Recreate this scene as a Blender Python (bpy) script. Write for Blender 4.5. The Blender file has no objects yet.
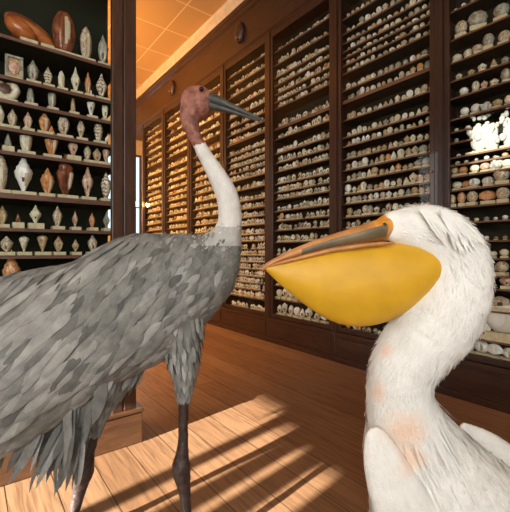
import bpy, bmesh, math, random
from mathutils import Vector, Matrix, noise
random.seed(7)
PI = math.pi
scene = bpy.context.scene

# ------------------------------------------------------------------ camera
E = 0.95                      # eye height
F = 370.0                     # focal length in pixels of the 510 x 512 frame
TH = math.atan(285 / 370.0)   # the camera is turned this far from the gallery axis (+Y) towards the wall (+X)
CT, ST = math.cos(TH), math.sin(TH)
W = 2.51                      # plane of the wall cases' front
cam_d = bpy.data.cameras.new('camera'); cam = bpy.data.objects.new('camera', cam_d)
scene.collection.objects.link(cam)
cam.location = (0, 0, E); cam.rotation_euler = (PI / 2, 0, -TH)
cam_d.sensor_fit = 'HORIZONTAL'; cam_d.sensor_width = 36; cam_d.lens = 36 * F / 510
cam_d.shift_y = -4 / 510.0; cam_d.clip_start = 0.02
scene.camera = cam

# ------------------------------------------------------------------ light
world = bpy.data.worlds.new('world'); scene.world = world; world.use_nodes = True
world.node_tree.nodes['Background'].inputs[0].default_value = (0.75, 0.87, 1.0, 1)
world.node_tree.nodes['Background'].inputs[1].default_value = 1.6

def lamp(name, typ, loc, energy, color, size=None, sizey=None, target=None, direction=None, spread=None):
    d = bpy.data.lights.new(name, typ); d.energy = energy; d.color = color
    if typ == 'AREA':
        d.shape = 'RECTANGLE'; d.size = size; d.size_y = sizey or size
        if spread: d.spread = spread
    elif typ == 'POINT': d.shadow_soft_size = size
    elif typ == 'SUN': d.angle = size
    o = bpy.data.objects.new(name, d); scene.collection.objects.link(o); o.location = loc
    if target is not None: direction = Vector(target) - Vector(loc)
    if direction is not None: o.rotation_euler = Vector(direction).to_track_quat('-Z', 'Y').to_euler()
    return o
SUN_DIR = Vector((1, 0.12, -0.22))
lamp('sun', 'SUN', (-6, 0, 5), 50, (1.0, 0.96, 0.90), size=0.012, direction=SUN_DIR)
lamp('daylight_back_window', 'AREA', (-1.05, -2.30, 2.0), 48, (1.0, 0.97, 0.92), 2.2, 2.4, direction=(0.45, 1, -0.12))
lamp('daylight_left_fill', 'AREA', (-2.25, -1.1, 2.0), 112, (1.0, 0.98, 0.95), 1.9, 2.2, direction=(1, 0.6, -0.05))  # added fill for daylight from the left; the wall has no opening here
lamp('daylight_alcove_fill', 'AREA', (-2.30, 3.3, 1.9), 55, (1.0, 0.98, 0.94), 1.3, 2.0, direction=(1, -0.05, -0.05))  # added fill that brightens the middle wall cases; solid wall behind it
WARM = (1.0, 0.50, 0.14)
lamp('gallery_lamp', 'AREA', (0.1, 3.9, 2.6), 42, WARM, 0.35, direction=(0.25, 1, 0.35))
lamp('gallery_lamp', 'AREA', (0.1, 4.7, 2.5), 145, WARM, 0.35, direction=(0.75, 1, 0.0))
lamp('gallery_lamp', 'AREA', (0.25, 2.6, 2.5), 30, WARM, 0.3, direction=(0.3, 0.6, -1), spread=math.radians(95))
vs = scene.view_settings
vs.view_transform = 'Standard'; vs.look = 'None'; vs.exposure = 0.0; vs.gamma = 1.0; vs.use_curve_mapping = False

# ------------------------------------------------------------------ helpers
def P(px, py, z):
    """point seen at (px, py) at depth z"""
    cx = (px - 255) / F * z
    return Vector((cx * CT + z * ST, -cx * ST + z * CT, E - (py - 252) / F * z))
def on_x(px, X):      # Y of the point of the plane x = X seen in column px
    k = (px - 255) / F
    return X * (CT - k * ST) / (k * CT + ST)
def on_y(px, Y):
    k = (px - 255) / F
    return Y * (k * CT + ST) / (CT - k * ST)
RIGHT = Vector((CT, -ST, 0)); UP = Vector((0, 0, 1)); DEPTH = Vector((ST, CT, 0))

def link(o, parent=None):
    scene.collection.objects.link(o)
    if parent is not None: o.parent = parent
    return o
def mesh_obj(name, verts, faces, mats, parent=None, mi=None, smooth=False):
    me = bpy.data.meshes.new(name); me.from_pydata([tuple(v) for v in verts], [], faces)
    for m in (mats if isinstance(mats, (list, tuple)) else [mats]): me.materials.append(m)
    if mi: me.polygons.foreach_set('material_index', mi)
    if smooth: me.polygons.foreach_set('use_smooth', [True] * len(me.polygons))
    me.update()
    return link(bpy.data.objects.new(name, me), parent)
def tag(o, label=None, cat=None, group=None, kind=None):
    if label: o['label'] = label
    if cat: o['category'] = cat
    if group: o['group'] = group
    if kind: o['kind'] = kind
    return o
def empty(name, loc=(0, 0, 0), rz=0):
    o = bpy.data.objects.new(name, None); o.location = loc; o.rotation_euler = (0, 0, rz); o.empty_display_size = .05
    return link(o)

class MB:
    def __init__(s): s.v = []; s.f = []; s.m = []
    def box(s, x0, x1, y0, y1, z0, z1, m=0):
        b = len(s.v)
        for z in (z0, z1): s.v += [(x0, y0, z), (x1, y0, z), (x1, y1, z), (x0, y1, z)]
        for q in ((3, 2, 1, 0), (4, 5, 6, 7), (0, 1, 5, 4), (1, 2, 6, 5), (2, 3, 7, 6), (3, 0, 4, 7)):
            s.f.append(tuple(b + i for i in q)); s.m.append(m)
        return s
    def add(s, verts, faces, m=0, mlist=None):
        b = len(s.v); s.v += [tuple(v) for v in verts]
        for i, q in enumerate(faces): s.f.append(tuple(b + k for k in q)); s.m.append(mlist[i] if mlist else m)
        return s
    def prism(s, prof, y0, y1, m=0):
        """profile in x-z swept along y"""
        b = len(s.v); n = len(prof)
        for y in (y0, y1): s.v += [(x, y, z) for x, z in prof]
        for i in range(n):
            j = (i + 1) % n; s.f.append((b + i, b + j, b + n + j, b + n + i)); s.m.append(m)
        s.f.append(tuple(b + i for i in range(n))[::-1]); s.f.append(tuple(b + n + i for i in range(n))); s.m += [m, m]
        return s
    def build(s, name, mats, parent=None, smooth=False, bevel=0):
        o = mesh_obj(name, s.v, s.f, mats, parent, s.m, smooth)
        if bevel:
            md = o.modifiers.new('bevel', 'BEVEL'); md.width = bevel; md.segments = 2; md.limit_method = 'ANGLE'
        return o

# ------------------------------------------------------------------ materials
def newmat(name):
    m = bpy.data.materials.new(name); m.use_nodes = True
    nt = m.node_tree; return m, nt, nt.nodes['Principled BSDF']
def N(nt, typ, **kw):
    n = nt.nodes.new(typ)
    for k, v in kw.items():
        if k.startswith('i_'): n.inputs[k[2:].replace('_', ' ')].default_value = v
        else: setattr(n, k, v)
    return n
def ramp(nt, fac, stops):
    r = nt.nodes.new('ShaderNodeValToRGB'); e = r.color_ramp.elements
    while len(e) < len(stops): e.new(0.5)
    for i, (p, c) in enumerate(stops): e[i].position = p; e[i].color = (*c, 1)
    nt.links.new(fac, r.inputs[0]); return r
def bump(nt, h, bs, strength=0.3, dist=0.01):
    b = N(nt, 'ShaderNodeBump'); b.inputs['Strength'].default_value = strength; b.inputs['Distance'].default_value = dist
    nt.links.new(h, b.inputs['Height']); nt.links.new(b.outputs[0], bs.inputs['Normal'])
def wood(name, c0, c1, rough=0.4, scale=(6, 6, 0.8), coat=0.0):
    m, nt, bs = newmat(name)
    tc = N(nt, 'ShaderNodeTexCoord'); mp = N(nt, 'ShaderNodeMapping'); mp.inputs['Scale'].default_value = scale
    nt.links.new(tc.outputs['Object'], mp.inputs[0])
    n1 = N(nt, 'ShaderNodeTexNoise'); n1.inputs['Scale'].default_value = 4; n1.inputs['Detail'].default_value = 8; n1.inputs['Distortion'].default_value = 1.2
    nt.links.new(mp.outputs[0], n1.inputs['Vector'])
    r = ramp(nt, n1.outputs[0], [(0.3, c0), (0.7, c1)]); nt.links.new(r.outputs[0], bs.inputs['Base Color'])
    bs.inputs['Roughness'].default_value = rough; bs.inputs['Coat Weight'].default_value = coat
    bump(nt, n1.outputs[0], bs, 0.12, 0.01)
    return m
def plain(name, c, rough=0.6, spec=0.5, metal=0.0, mottle=0.12, scale=12, bumps=0.1, sheen=0):
    m, nt, bs = newmat(name)
    tc = N(nt, 'ShaderNodeTexCoord')
    n1 = N(nt, 'ShaderNodeTexNoise'); n1.inputs['Scale'].default_value = scale; n1.inputs['Detail'].default_value = 6
    nt.links.new(tc.outputs['Object'], n1.inputs['Vector'])
    lo = tuple(x * (1 - mottle) for x in c); hi = tuple(min(1, x * (1 + mottle)) for x in c)
    r = ramp(nt, n1.outputs[0], [(0.3, lo), (0.7, hi)]); nt.links.new(r.outputs[0], bs.inputs['Base Color'])
    bs.inputs['Roughness'].default_value = rough; bs.inputs['Specular IOR Level'].default_value = spec; bs.inputs['Metallic'].default_value = metal
    if bumps: bump(nt, n1.outputs[0], bs, bumps, 0.01)
    return m
def shellmat(name, c0, c1, c2, scale=6, rough=0.3, bands=False):
    m, nt, bs = newmat(name)
    tc = N(nt, 'ShaderNodeTexCoord'); oi = N(nt, 'ShaderNodeObjectInfo')
    ad = N(nt, 'ShaderNodeVectorMath'); nt.links.new(tc.outputs['Generated'], ad.inputs[0]); nt.links.new(oi.outputs['Random'], ad.inputs[1])
    n1 = N(nt, 'ShaderNodeTexNoise'); n1.inputs['Scale'].default_value = scale; n1.inputs['Detail'].default_value = 3; n1.inputs['Distortion'].default_value = 0.8
    nt.links.new(ad.outputs[0], n1.inputs['Vector']); fac = n1.outputs[0]
    if bands:
        w = N(nt, 'ShaderNodeTexWave'); w.bands_direction = 'Z'; w.inputs['Scale'].default_value = 2.2; w.inputs['Distortion'].default_value = 5; w.inputs['Detail Scale'].default_value = 2.5
        nt.links.new(ad.outputs[0], w.inputs['Vector']); fac = w.outputs[0]
    r = ramp(nt, fac, [(0.32, c0), (0.5, c1), (0.66, c2)]); nt.links.new(r.outputs[0], bs.inputs['Base Color'])
    bs.inputs['Roughness'].default_value = rough
    bump(nt, n1.outputs[0], bs, 0.1, 0.02)
    return m
M = {}
M['case'] = wood('dark_case_wood', (0.021, 0.009, 0.006), (0.048, 0.020, 0.012), 0.32, (9, 9, 1.0), 0.2)
M['case_h'] = wood('dark_case_wood_rail', (0.026, 0.011, 0.007), (0.058, 0.024, 0.014), 0.32, (9, 1.0, 9), 0.2)
M['shelf'] = wood('shelf_wood', (0.13, 0.055, 0.032), (0.22, 0.10, 0.058), 0.5, (9, 1.0, 9))
M['shelf_x'] = wood('shelf_wood_cross', (0.10, 0.042, 0.027), (0.17, 0.075, 0.046), 0.5, (1.0, 9, 9))
M['post'] = wood('display_case_wood', (0.040, 0.017, 0.010), (0.080, 0.034, 0.019), 0.4, (9, 9, 1.0), 0.1)
M['plinth'] = wood('plinth_wood', (0.060, 0.025, 0.011), (0.12, 0.052, 0.022), 0.35, (1, 6, 6), 0.2)
M['lining'] = plain('dark_green_lining', (0.018, 0.022, 0.014), 0.95, 0.1, bumps=0)
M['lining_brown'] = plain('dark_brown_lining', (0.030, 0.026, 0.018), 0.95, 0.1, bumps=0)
M['lining_lamplit'] = plain('lamplit_amber_lining', (0.20, 0.11, 0.05), 0.8, 0.2, mottle=.3, scale=9, bumps=0)  # amber lamp glow put into the lining colour of the far cases
M['plaster'] = plain('cream_plaster', (0.62, 0.52, 0.38), 0.8, 0.2)
M['wallpaint'] = plain('warm_wall_paint', (0.45, 0.34, 0.22), 0.8, 0.2)
M['card'] = plain('cream_label_card', (0.60, 0.53, 0.35), 0.8, 0.2, mottle=0.2, scale=40, bumps=0)
M['brass'] = plain('aged_brass', (0.55, 0.34, 0.12), 0.3, metal=1.0)
M['outside'] = plain('pale_stone_paving_outside', (0.5, 0.48, 0.42), 0.9)

# floor: long planks running with the gallery
m, nt, bs = newmat('plank_floor'); M['floor'] = m
geo = N(nt, 'ShaderNodeNewGeometry'); mp = N(nt, 'ShaderNodeMapping'); mp.inputs['Rotation'].default_value = (0, 0, PI / 2); mp.inputs['Location'].default_value = (0.3, 0.715, 0)
nt.links.new(geo.outputs['Position'], mp.inputs[0])
bt = N(nt, 'ShaderNodeTexBrick'); bt.inputs['Scale'].default_value = 1.0; bt.inputs['Brick Width'].default_value = 5.5; bt.inputs['Row Height'].default_value = 0.165
bt.inputs['Mortar Size'].default_value = 0.0022; bt.inputs['Mortar Smooth'].default_value = 0.3; bt.offset = 0.37
bt.inputs['Color1'].default_value = (0.25, 0.125, 0.060, 1); bt.inputs['Color2'].default_value = (0.33, 0.180, 0.092, 1); bt.inputs['Mortar'].default_value = (0.035, 0.016, 0.008, 1)
nt.links.new(mp.outputs[0], bt.inputs['Vector'])
mp2 = N(nt, 'ShaderNodeMapping'); mp2.inputs['Scale'].default_value = (16, 1.1, 1); nt.links.new(geo.outputs['Position'], mp2.inputs[0])
ns = N(nt, 'ShaderNodeTexNoise'); ns.inputs['Scale'].default_value = 3.5; ns.inputs['Detail'].default_value = 9; ns.inputs['Distortion'].default_value = 0.9
nt.links.new(mp2.outputs[0], ns.inputs['Vector'])
rr = ramp(nt, ns.outputs[0], [(0.25, (0.50, 0.46, 0.42)), (0.5, (0.95, 0.95, 0.95)), (0.8, (1.25, 1.2, 1.15))])
mx = N(nt, 'ShaderNodeMix', data_type='RGBA', blend_type='MULTIPLY'); mx.inputs[0].default_value = 1.0
nt.links.new(bt.outputs['Color'], mx.inputs[6]); nt.links.new(rr.outputs[0], mx.inputs[7]); nt.links.new(mx.outputs[2], bs.inputs['Base Color'])
bs.inputs['Roughness'].default_value = 0.42
bump(nt, ns.outputs[0], bs, 0.08, 0.01)

# ceiling tiles with cream joints
m, nt, bs = newmat('ceiling_tiles'); M['ceiling'] = m
geo = N(nt, 'ShaderNodeNewGeometry'); mp = N(nt, 'ShaderNodeMapping'); mp.inputs['Location'].default_value = (-2.10, -4.09, 0)
nt.links.new(geo.outputs['Position'], mp.inputs[0])
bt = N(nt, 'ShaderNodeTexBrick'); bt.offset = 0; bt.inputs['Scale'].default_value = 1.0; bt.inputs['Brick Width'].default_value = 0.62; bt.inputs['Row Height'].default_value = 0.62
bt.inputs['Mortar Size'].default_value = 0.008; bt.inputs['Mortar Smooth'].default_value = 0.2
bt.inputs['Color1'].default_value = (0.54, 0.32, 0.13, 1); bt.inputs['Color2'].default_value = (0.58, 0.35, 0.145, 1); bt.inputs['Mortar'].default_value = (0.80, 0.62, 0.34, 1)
nt.links.new(mp.outputs[0], bt.inputs['Vector'])
ns = N(nt, 'ShaderNodeTexNoise'); ns.inputs['Scale'].default_value = 60; nt.links.new(geo.outputs['Position'], ns.inputs['Vector'])
nt.links.new(bt.outputs['Color'], bs.inputs['Base Color']); bs.inputs['Roughness'].default_value = 0.8; bump(nt, ns.outputs[0], bs, 0.2, 0.01)

# clear glass: transparent sheet with a Fresnel mirror
def glass(name, ior=1.45, tint=(0.97, 0.98, 0.97)):
    m = bpy.data.materials.new(name); m.use_nodes = True; nt = m.node_tree; nt.nodes.clear()
    out = N(nt, 'ShaderNodeOutputMaterial'); mix = N(nt, 'ShaderNodeMixShader'); fr = N(nt, 'ShaderNodeFresnel'); fr.inputs[0].default_value = ior
    tr = N(nt, 'ShaderNodeBsdfTransparent'); tr.inputs[0].default_value = (*tint, 1)
    gl = N(nt, 'ShaderNodeBsdfGlossy'); gl.inputs['Roughness'].default_value = 0.02
    # the mirror acts once, on the face turned to the ray; the inner face would otherwise reflect everything at a slant
    g = N(nt, 'ShaderNodeNewGeometry'); inv = N(nt, 'ShaderNodeMath', operation='SUBTRACT'); inv.inputs[0].default_value = 1
    nt.links.new(g.outputs['Backfacing'], inv.inputs[1]); mu = N(nt, 'ShaderNodeMath', operation='MULTIPLY')
    nt.links.new(inv.outputs[0], mu.inputs[0]); nt.links.new(fr.outputs[0], mu.inputs[1])
    nt.links.new(mu.outputs[0], mix.inputs[0]); nt.links.new(tr.outputs[0], mix.inputs[1]); nt.links.new(gl.outputs[0], mix.inputs[2]); nt.links.new(mix.outputs[0], out.inputs[0])
    return m
M['glass'] = glass('case_glass', 1.25)
M['sun_dimmer'] = glass('sun_dimming_glass', 1.25, (0.42, 0.42, 0.40))  # added tint that weakens the sun on the glare lumps
def emit(name, c, s):
    m, nt, bs = newmat(name); bs.inputs['Emission Color'].default_value = (*c, 1); bs.inputs['Emission Strength'].default_value = s; bs.inputs['Base Color'].default_value = (*c, 1)
    return m
M['bulb'] = emit('lamp_bulb_glow', (1.0, 0.55, 0.15), 14)
M['day'] = emit('daylight_seen_through_window', (0.95, 0.95, 0.88), 2.2)

# shell colours
S = {}
S['cream'] = shellmat('cream_shell', (0.52, 0.45, 0.29), (0.72, 0.67, 0.50), (0.82, 0.78, 0.65))
S['white'] = shellmat('white_shell', (0.66, 0.64, 0.58), (0.82, 0.81, 0.77), (0.90, 0.90, 0.88), 3)
S['grey'] = shellmat('grey_shell', (0.16, 0.16, 0.12), (0.32, 0.31, 0.25), (0.48, 0.46, 0.38))
S['tan'] = shellmat('tan_shell', (0.30, 0.18, 0.08), (0.46, 0.32, 0.17), (0.62, 0.50, 0.32))
S['orange'] = shellmat('orange_brown_shell', (0.42, 0.13, 0.04), (0.58, 0.24, 0.08), (0.72, 0.50, 0.28))
S['brown'] = shellmat('dark_red_brown_shell', (0.10, 0.028, 0.014), (0.20, 0.06, 0.028), (0.30, 0.11, 0.05), 3, 0.2)
S['melon'] = shellmat('glossy_orange_brown_shell', (0.33, 0.085, 0.022), (0.44, 0.13, 0.035), (0.52, 0.20, 0.07), 2.5, 0.16)
S['mottled'] = shellmat('brown_and_cream_mottled_shell', (0.22, 0.10, 0.05), (0.50, 0.40, 0.28), (0.76, 0.70, 0.56), 9)
S['banded'] = shellmat('banded_brown_and_cream_shell', (0.24, 0.13, 0.07), (0.50, 0.40, 0.28), (0.72, 0.66, 0.54), 5, 0.3, True)
S['pink'] = shellmat('pinkish_shell', (0.42, 0.16, 0.10), (0.62, 0.38, 0.28), (0.76, 0.62, 0.50), 5)
M['lip'] = plain('pale_shell_lip', (0.50, 0.42, 0.28), 0.25, mottle=.08)
M['mouth'] = plain('dark_shell_mouth', (0.10, 0.04, 0.02), 0.4)
S['glare_lump'] = shellmat('white_glare_lumps', (0.36, 0.35, 0.32), (0.50, 0.50, 0.47), (0.60, 0.60, 0.58), 7, 0.9)  # pale colour of the added lumps that imitate glare

# ------------------------------------------------------------------ room shell
CEIL = 3.97; Y0, Y1 = -2.4, 7.62; XL = -2.4; XR = W + 0.40
def struct(o): o['kind'] = 'structure'; return o
struct(MB().box(XL - .2, XR + .2, Y0 - .2, Y1 + .2, -.1, 0).build('floor', M['floor']))
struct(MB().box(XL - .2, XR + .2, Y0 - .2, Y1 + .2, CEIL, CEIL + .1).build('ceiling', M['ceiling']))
# right wall with a window past the last case
struct(MB().box(XR, XR + .2, Y0, Y1, 0, CEIL).build('wall_right', M['wallpaint']))
struct(MB().box(XL, 2.05, Y1, Y1 + .12, 0, CEIL).box(2.05, 2.87, Y1, Y1 + .12, 0, 1.31).box(2.05, 2.87, Y1, Y1 + .12, 2.98, CEIL).box(2.87, XR + .2, Y1, Y1 + .12, 0, CEIL).build('wall_far', M['wallpaint']))
# left wall: openings for the sun
def wall_x(x0, x1, ya, yb, holes):
    """slab x0..x1 with rectangular holes (y0,y1,z0,z1), holes sorted by y without overlap in y"""
    mb = MB(); y = ya
    for (a, b, c, d) in holes:
        mb.box(x0, x1, y, a, 0, CEIL); mb.box(x0, x1, a, b, 0, c); mb.box(x0, x1, a, b, d, CEIL); y = b
    mb.box(x0, x1, y, yb, 0, CEIL); return mb
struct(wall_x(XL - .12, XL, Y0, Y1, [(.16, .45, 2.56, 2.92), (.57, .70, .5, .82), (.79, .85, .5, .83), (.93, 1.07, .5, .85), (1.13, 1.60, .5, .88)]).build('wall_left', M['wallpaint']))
mb = MB().box(XL, -2.2, Y0 - .12, Y0, 0, CEIL).box(.1, XR + .2, Y0 - .12, Y0, 0, CEIL).box(-2.2, .1, Y0 - .12, Y0, 0, .7).box(-2.2, .1, Y0 - .12, Y0, 3.3, CEIL)
struct(mb.build('wall_back', M['wallpaint']))
def window_x(n, x, y0, y1, z0, z1, nb, mat=M['case'], axis='x', pane=M['glass']):
    fr = MB(); t = .035 if nb > 1 else .008
    def b(a0, a1, c0, c1, d):
        if axis == 'x': fr.box(x - d, x + d, a0, a1, c0, c1)
        else: fr.box(a0, a1, x - d, x + d, c0, c1)
    b(y0, y0 + t, z0, z1, .03); b(y1 - t, y1, z0, z1, .03); b(y0 + t, y1 - t, z0, z0 + t, .03); b(y0 + t, y1 - t, z1 - t, z1, .03)
    for i in range(1, nb):
        yy = y0 + (y1 - y0) * i / nb; b(yy - .012, yy + .012, z0 + t, z1 - t, .02)
    f = struct(fr.build('window_%d' % n, mat))
    g = MB()
    if axis == 'x': g.box(x - .003, x + .003, y0 + t, y1 - t, z0 + t, z1 - t)
    else: g.box(y0 + t, y1 - t, x - .003, x + .003, z0 + t, z1 - t)
    g.build('pane', pane, f)
window_x(1, Y1 + .06, 2.05, 2.87, 1.31, 2.98, 2, axis='y')
for n_, (a_, b_) in enumerate(((.57, .70), (.79, .85), (.93, 1.07), (1.13, 1.60))): window_x(5 + n_, XL - .06, a_, b_, 0.50, (.82, .83, .85, .88)[n_], 1)  # unseen slits added and sized to lay sun streaks on the floor
window_x(3, XL - .06, .16, .45, 2.56, 2.92, 1, pane=M['sun_dimmer'])  # unseen high opening added to throw sun onto the glare lumps
window_x(4, Y0 - .06, -2.2, .1, .7, 3.3, 3, axis='y')
# added window frames with closed blinds, no opening behind; fill lamps stand before them
M['added_blind'] = plain('added_window_blind', (0.8, 0.8, 0.76), .9)
window_x(11, XL + .04, -2.05, -.15, .9, 3.1, 3, pane=M['added_blind'])
window_x(12, XL + .04, 2.65, 3.95, .9, 2.9, 2, pane=M['added_blind'])
# frieze, cornice and picture rail above the cases
prof = [(W + .40, 3.28), (W - .00, 3.28), (W - .02, 3.30), (W - .02, 3.335), (W + .005, 3.35), (W + .005, 3.70), (W - .02, 3.715), (W - .025, 3.745), (W - .05, 3.76),
        (W - .055, 3.785), (W - .035, 3.80), (W - .035, 3.82), (W + .40, 3.82)]
struct(MB().prism(prof, Y0 + .02, Y1 - .01).build('trim_1', M['case_h']))
struct(MB().prism([(W + .39, 3.822), (W - .03, 3.822), (W - .045, 3.86), (W - .045, 3.93), (W - .06, 3.969), (W + .39, 3.969)], Y0 + .02, Y1 - .01).build('trim_2', M['plaster']))

# carved bosses on the frieze
def ellip(c, r, nu=16, nv=10, f=None):
    vs_, fs = [], []
    for j in range(nv + 1):
        a = PI * j / nv - PI / 2
        for i in range(nu):
            b = 2 * PI * i / nu; d = Vector((math.cos(a) * math.cos(b), math.cos(a) * math.sin(b), math.sin(a)))
            k = f(d) if f else 1
            vs_.append((c[0] + d.x * r[0] * k, c[1] + d.y * r[1] * k, c[2] + d.z * r[2] * k))
    for j in range(nv):
        for i in range(nu):
            fs.append((j * nu + i, j * nu + (i + 1) % nu, (j + 1) * nu + (i + 1) % nu, (j + 1) * nu + i))
    return vs_, fs
for (y, lab) in ((3.53, 'dark carved oval wooden boss on the frieze, larger and nearer one above the long bill'), (5.36, 'dark carved oval wooden boss on the frieze, small far one above the red head')):
    r = empty('carved_boss', (W + .005, y, 3.51)); tag(r, lab, 'carving', 'carved bosses on the frieze')
    v, f = ellip((-.02, 0, 0), (.055, .075, .115), 18, 12, lambda d: 1 + .10 * math.cos(6 * math.atan2(d.z, d.y)) * (1 - abs(d.x)))
    mesh_obj('boss', v, f, M['post'], r, smooth=True)
    v, f = ellip((-.06, 0, -.045), (.03, .028, .055)); mesh_obj('drop', v, f, M['plinth'], r, smooth=True)

# ------------------------------------------------------------------ wall cases
DIV0 = 0.32; PITCH = 0.9
ORD = ['first', 'second', 'third', 'fourth', 'fifth', 'sixth', 'seventh', 'eighth', 'ninth', 'tenth', 'eleventh', 'twelfth', 'thirteenth', 'fourteenth', 'fifteenth',
       'sixteenth', 'seventeenth', 'eighteenth', 'nineteenth', 'twentieth', 'twenty-first', 'twenty-second', 'twenty-third', 'twenty-fourth', 'twenty-fifth', 'twenty-sixth', 'twenty-seventh', 'twenty-eighth']
hs = lambda s: E + s * E / 0.30
ROWS = {
 1: [2.95, 2.75, 2.56, 2.37, 2.217, 2.093, 1.979, 1.837, 1.754, 1.68, 1.583, 1.530, 1.454, 1.362, 1.25, 1.146, 1.024, .913, .804, .725, .586, .399, .285],
 2: [hs(s) for s in (.70, .635, .595, .568, .546, .528, .508, .486, .440, .411, .358, .312, .287, .252, .222, .192, .1565, .1307, .0947, .064, .03, -.005, -.045, -.085, -.13, -.17, -.213)],
 3: [hs(s) for s in (.668, .623, .581, .555, .525, .500, .478, .4125, .375, .327, .295, .266, .225, .198, .174, .1357, .103, .072, .033, -.01, -.06, -.11, -.155, -.21)],
 4: [hs(s) for s in (.683, .642, .602, .558, .52, .485, .455, .422, .375, .350, .3245, .302, .273, .2326, .19, .160, .148 - .02, .098, .064, .040, .012, -.012, -.036, -.062, -.088, -.112, -.136, -.165, -.21)],
}
for k, d in ((5, .01), (6, -.006), (7, .004)):
    ROWS[k] = [hs(s) for s in (.68, .64, .60, .56, .52, .485, .43, .39, .355, .32, .29, .26, .225, .19, .155, .12, .085, .05, .015, -.02, -.055, -.09, -.125, -.16, -.21)]
ROWS[0] = ROWS[2]
CASE_LABEL = {0: 'tall glazed dark wood shell case nearest, mostly beyond the frame edge', 1: 'tall glazed wall case of large round shells behind the pelican',
 2: 'tall glazed wall case of crowded shell rows above the yellow pouch', 3: 'tall glazed wall case of small shells just past the tip of the long grey bill',
 4: 'tall glazed wall case of tiny shells between the crane neck and the yellow bill tip', 5: 'tall glazed wall case half hidden by the white neck of the crane',
 6: 'amber lit tall wall case directly below the small far boss', 7: 'amber lit tall wall case farthest along, next to the window'}
for k in range(1, 8):
    ya = DIV0 + PITCH * (k - 1); yb = ya + PITCH
    if k == 7: yb = 6.62
    r = empty('wall_case', (W, ya, 0)); tag(r, CASE_LABEL[k], 'display case', 'glazed shell cases along the wall')
    L = yb - ya
    # base with sunk panel
    MB().box(-.012, .38, 0, L, 0, .045).box(0, .38, 0, L, .045, .235).box(-.018, .38, 0, L, .235, .262).build('base', M['case_h'], r, bevel=.004)
    MB().box(-.008, .0, .05, L - .05, .075, .205).build('base_panel', M['case_h'], r, bevel=.003)
    lining_mat = M['lining_lamplit'] if k >= 5 else (M['lining_brown'] if k < 4 else M['lining_brown'])
    MB().box(.205, .385, .0, L, .262, 3.28).build('back_panel', lining_mat, r)
    MB().box(.03, .203, 0.0, .02, .262, 3.28).build('side_panel', M['case'], r)
    MB().box(.03, .203, L - .02, L, .262, 3.28).build('side_panel', M['case'], r)
    MB().box(.0, .203, .02, L - .02, 3.262, 3.28).build('top_panel', M['case_h'], r)
    # half pilasters left and right
    MB().box(-.012, .03, 0, .026, .262, 3.28).box(-.004, .03, .026, .030, .262, 3.28).build('pilaster', M['case'], r, bevel=.003)
    MB().box(-.012, .03, L - .026, L, .262, 3.28).box(-.004, .03, L - .030, L - .026, .262, 3.28).build('pilaster', M['case'], r, bevel=.003)
    d = MB(); a, b = .032, L - .032; s = .034
    d.box(-.002, .024, a, a + s, .266, 3.258).box(-.002, .024, b - s, b, .266, 3.258).box(-.002, .024, a + s, b - s, .266, .305).box(-.002, .024, a + s, b - s, 3.20, 3.258)
    dd = d.build('door', M['case'], r, bevel=.003)
    MB().box(.010, .013, a + s, b - s, .305, 3.20).build('glass_pane', M['glass'], dd)
    v, f = ellip((-.012, a + .017, 1.50), (.012, .009, .009), 10, 6); mesh_obj('knob', v, f, M['brass'], dd, smooth=True)
    for z in ROWS[k]:
        if z < .30: continue
        thick = .026 if (abs(z - 2.26) < .02 or abs(z - 2.29) < .02) else .011
        sy = .715 if (k == 1 and 1.66 < z < 1.77) else .02      # two short shelves leave the height for the added glare lumps
        MB().box(.045, .052, sy, L - .02, z - thick, z, 0).box(.052, .203, sy, L - .02, z - thick, z, 1).build('shelf', [M['shelf'], lining_mat], r)

# ------------------------------------------------------------------ shell shapes (height 1, width about 1, standing on z = 0)
def interp(prof, t):
    for (a, ra), (b, rb) in zip(prof, prof[1:]):
        if t <= b: k = (t - a) / (b - a + 1e-9); k = k * k * (3 - 2 * k) * .5 + k * .5; return ra + (rb - ra) * k
    return prof[-1][1]
def snail(prof, nt_=28, nz=28, whorls=4, spire=.62, suture=.10, knobs=0, mouth=(.30, .24, .55), ribs=0):
    """spirally wound shell with an open mouth on its -Y side"""
    v, f, mi = [], [], []
    mc, mw, mh = mouth
    for j in range(nz + 1):
        t = j / nz
        for i in range(nt_):
            a = 2 * PI * i / nt_; ph = a / (2 * PI)
            r = interp(prof, t)
            if t > spire - .12:
                u = (t - (spire - .12)) / (1.12 - spire) * whorls + ph
                r *= 1 - suture * (0.5 + 0.5 * math.cos(2 * PI * u)) * 1.6
            if knobs: r *= 1 + .16 * max(0, math.cos(knobs * a)) * math.exp(-((t - spire + .03) / .07) ** 2)
            if ribs: r *= 1 + .05 * math.cos(ribs * a)
            da = (a - 1.5 * PI + PI) % (2 * PI) - PI
            g = math.exp(-(da / mw) ** 2 - ((t - mc) / (mh * .5)) ** 2)
            r *= 1 - .38 * g
            lip = math.exp(-((da - mw * 1.6) / .22) ** 2 - ((t - mc) / (mh * .55)) ** 2)
            r *= 1 + .20 * lip
            v.append((r * math.cos(a), r * math.sin(a) * .9, t))
    for j in range(nz):
        for i in range(nt_):
            f.append((j * nt_ + i, j * nt_ + (i + 1) % nt_, (j + 1) * nt_ + (i + 1) % nt_, (j + 1) * nt_ + i))
            a = 2 * PI * (i + .5) / nt_; da = (a - 1.5 * PI + PI) % (2 * PI) - PI; t = (j + .5) / nz
            q = (da / mw) ** 2 + ((t - mc) / (mh * .5)) ** 2; ql = ((da - mw * 1.5) / .3) ** 2 + ((t - mc) / (mh * .55)) ** 2
            mi.append(2 if (da / mw) ** 2 * 4 + ((t - mc) / (mh * .5)) ** 2 < .6 else (1 if ql < .45 else 0))
    return v, f, mi
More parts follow.
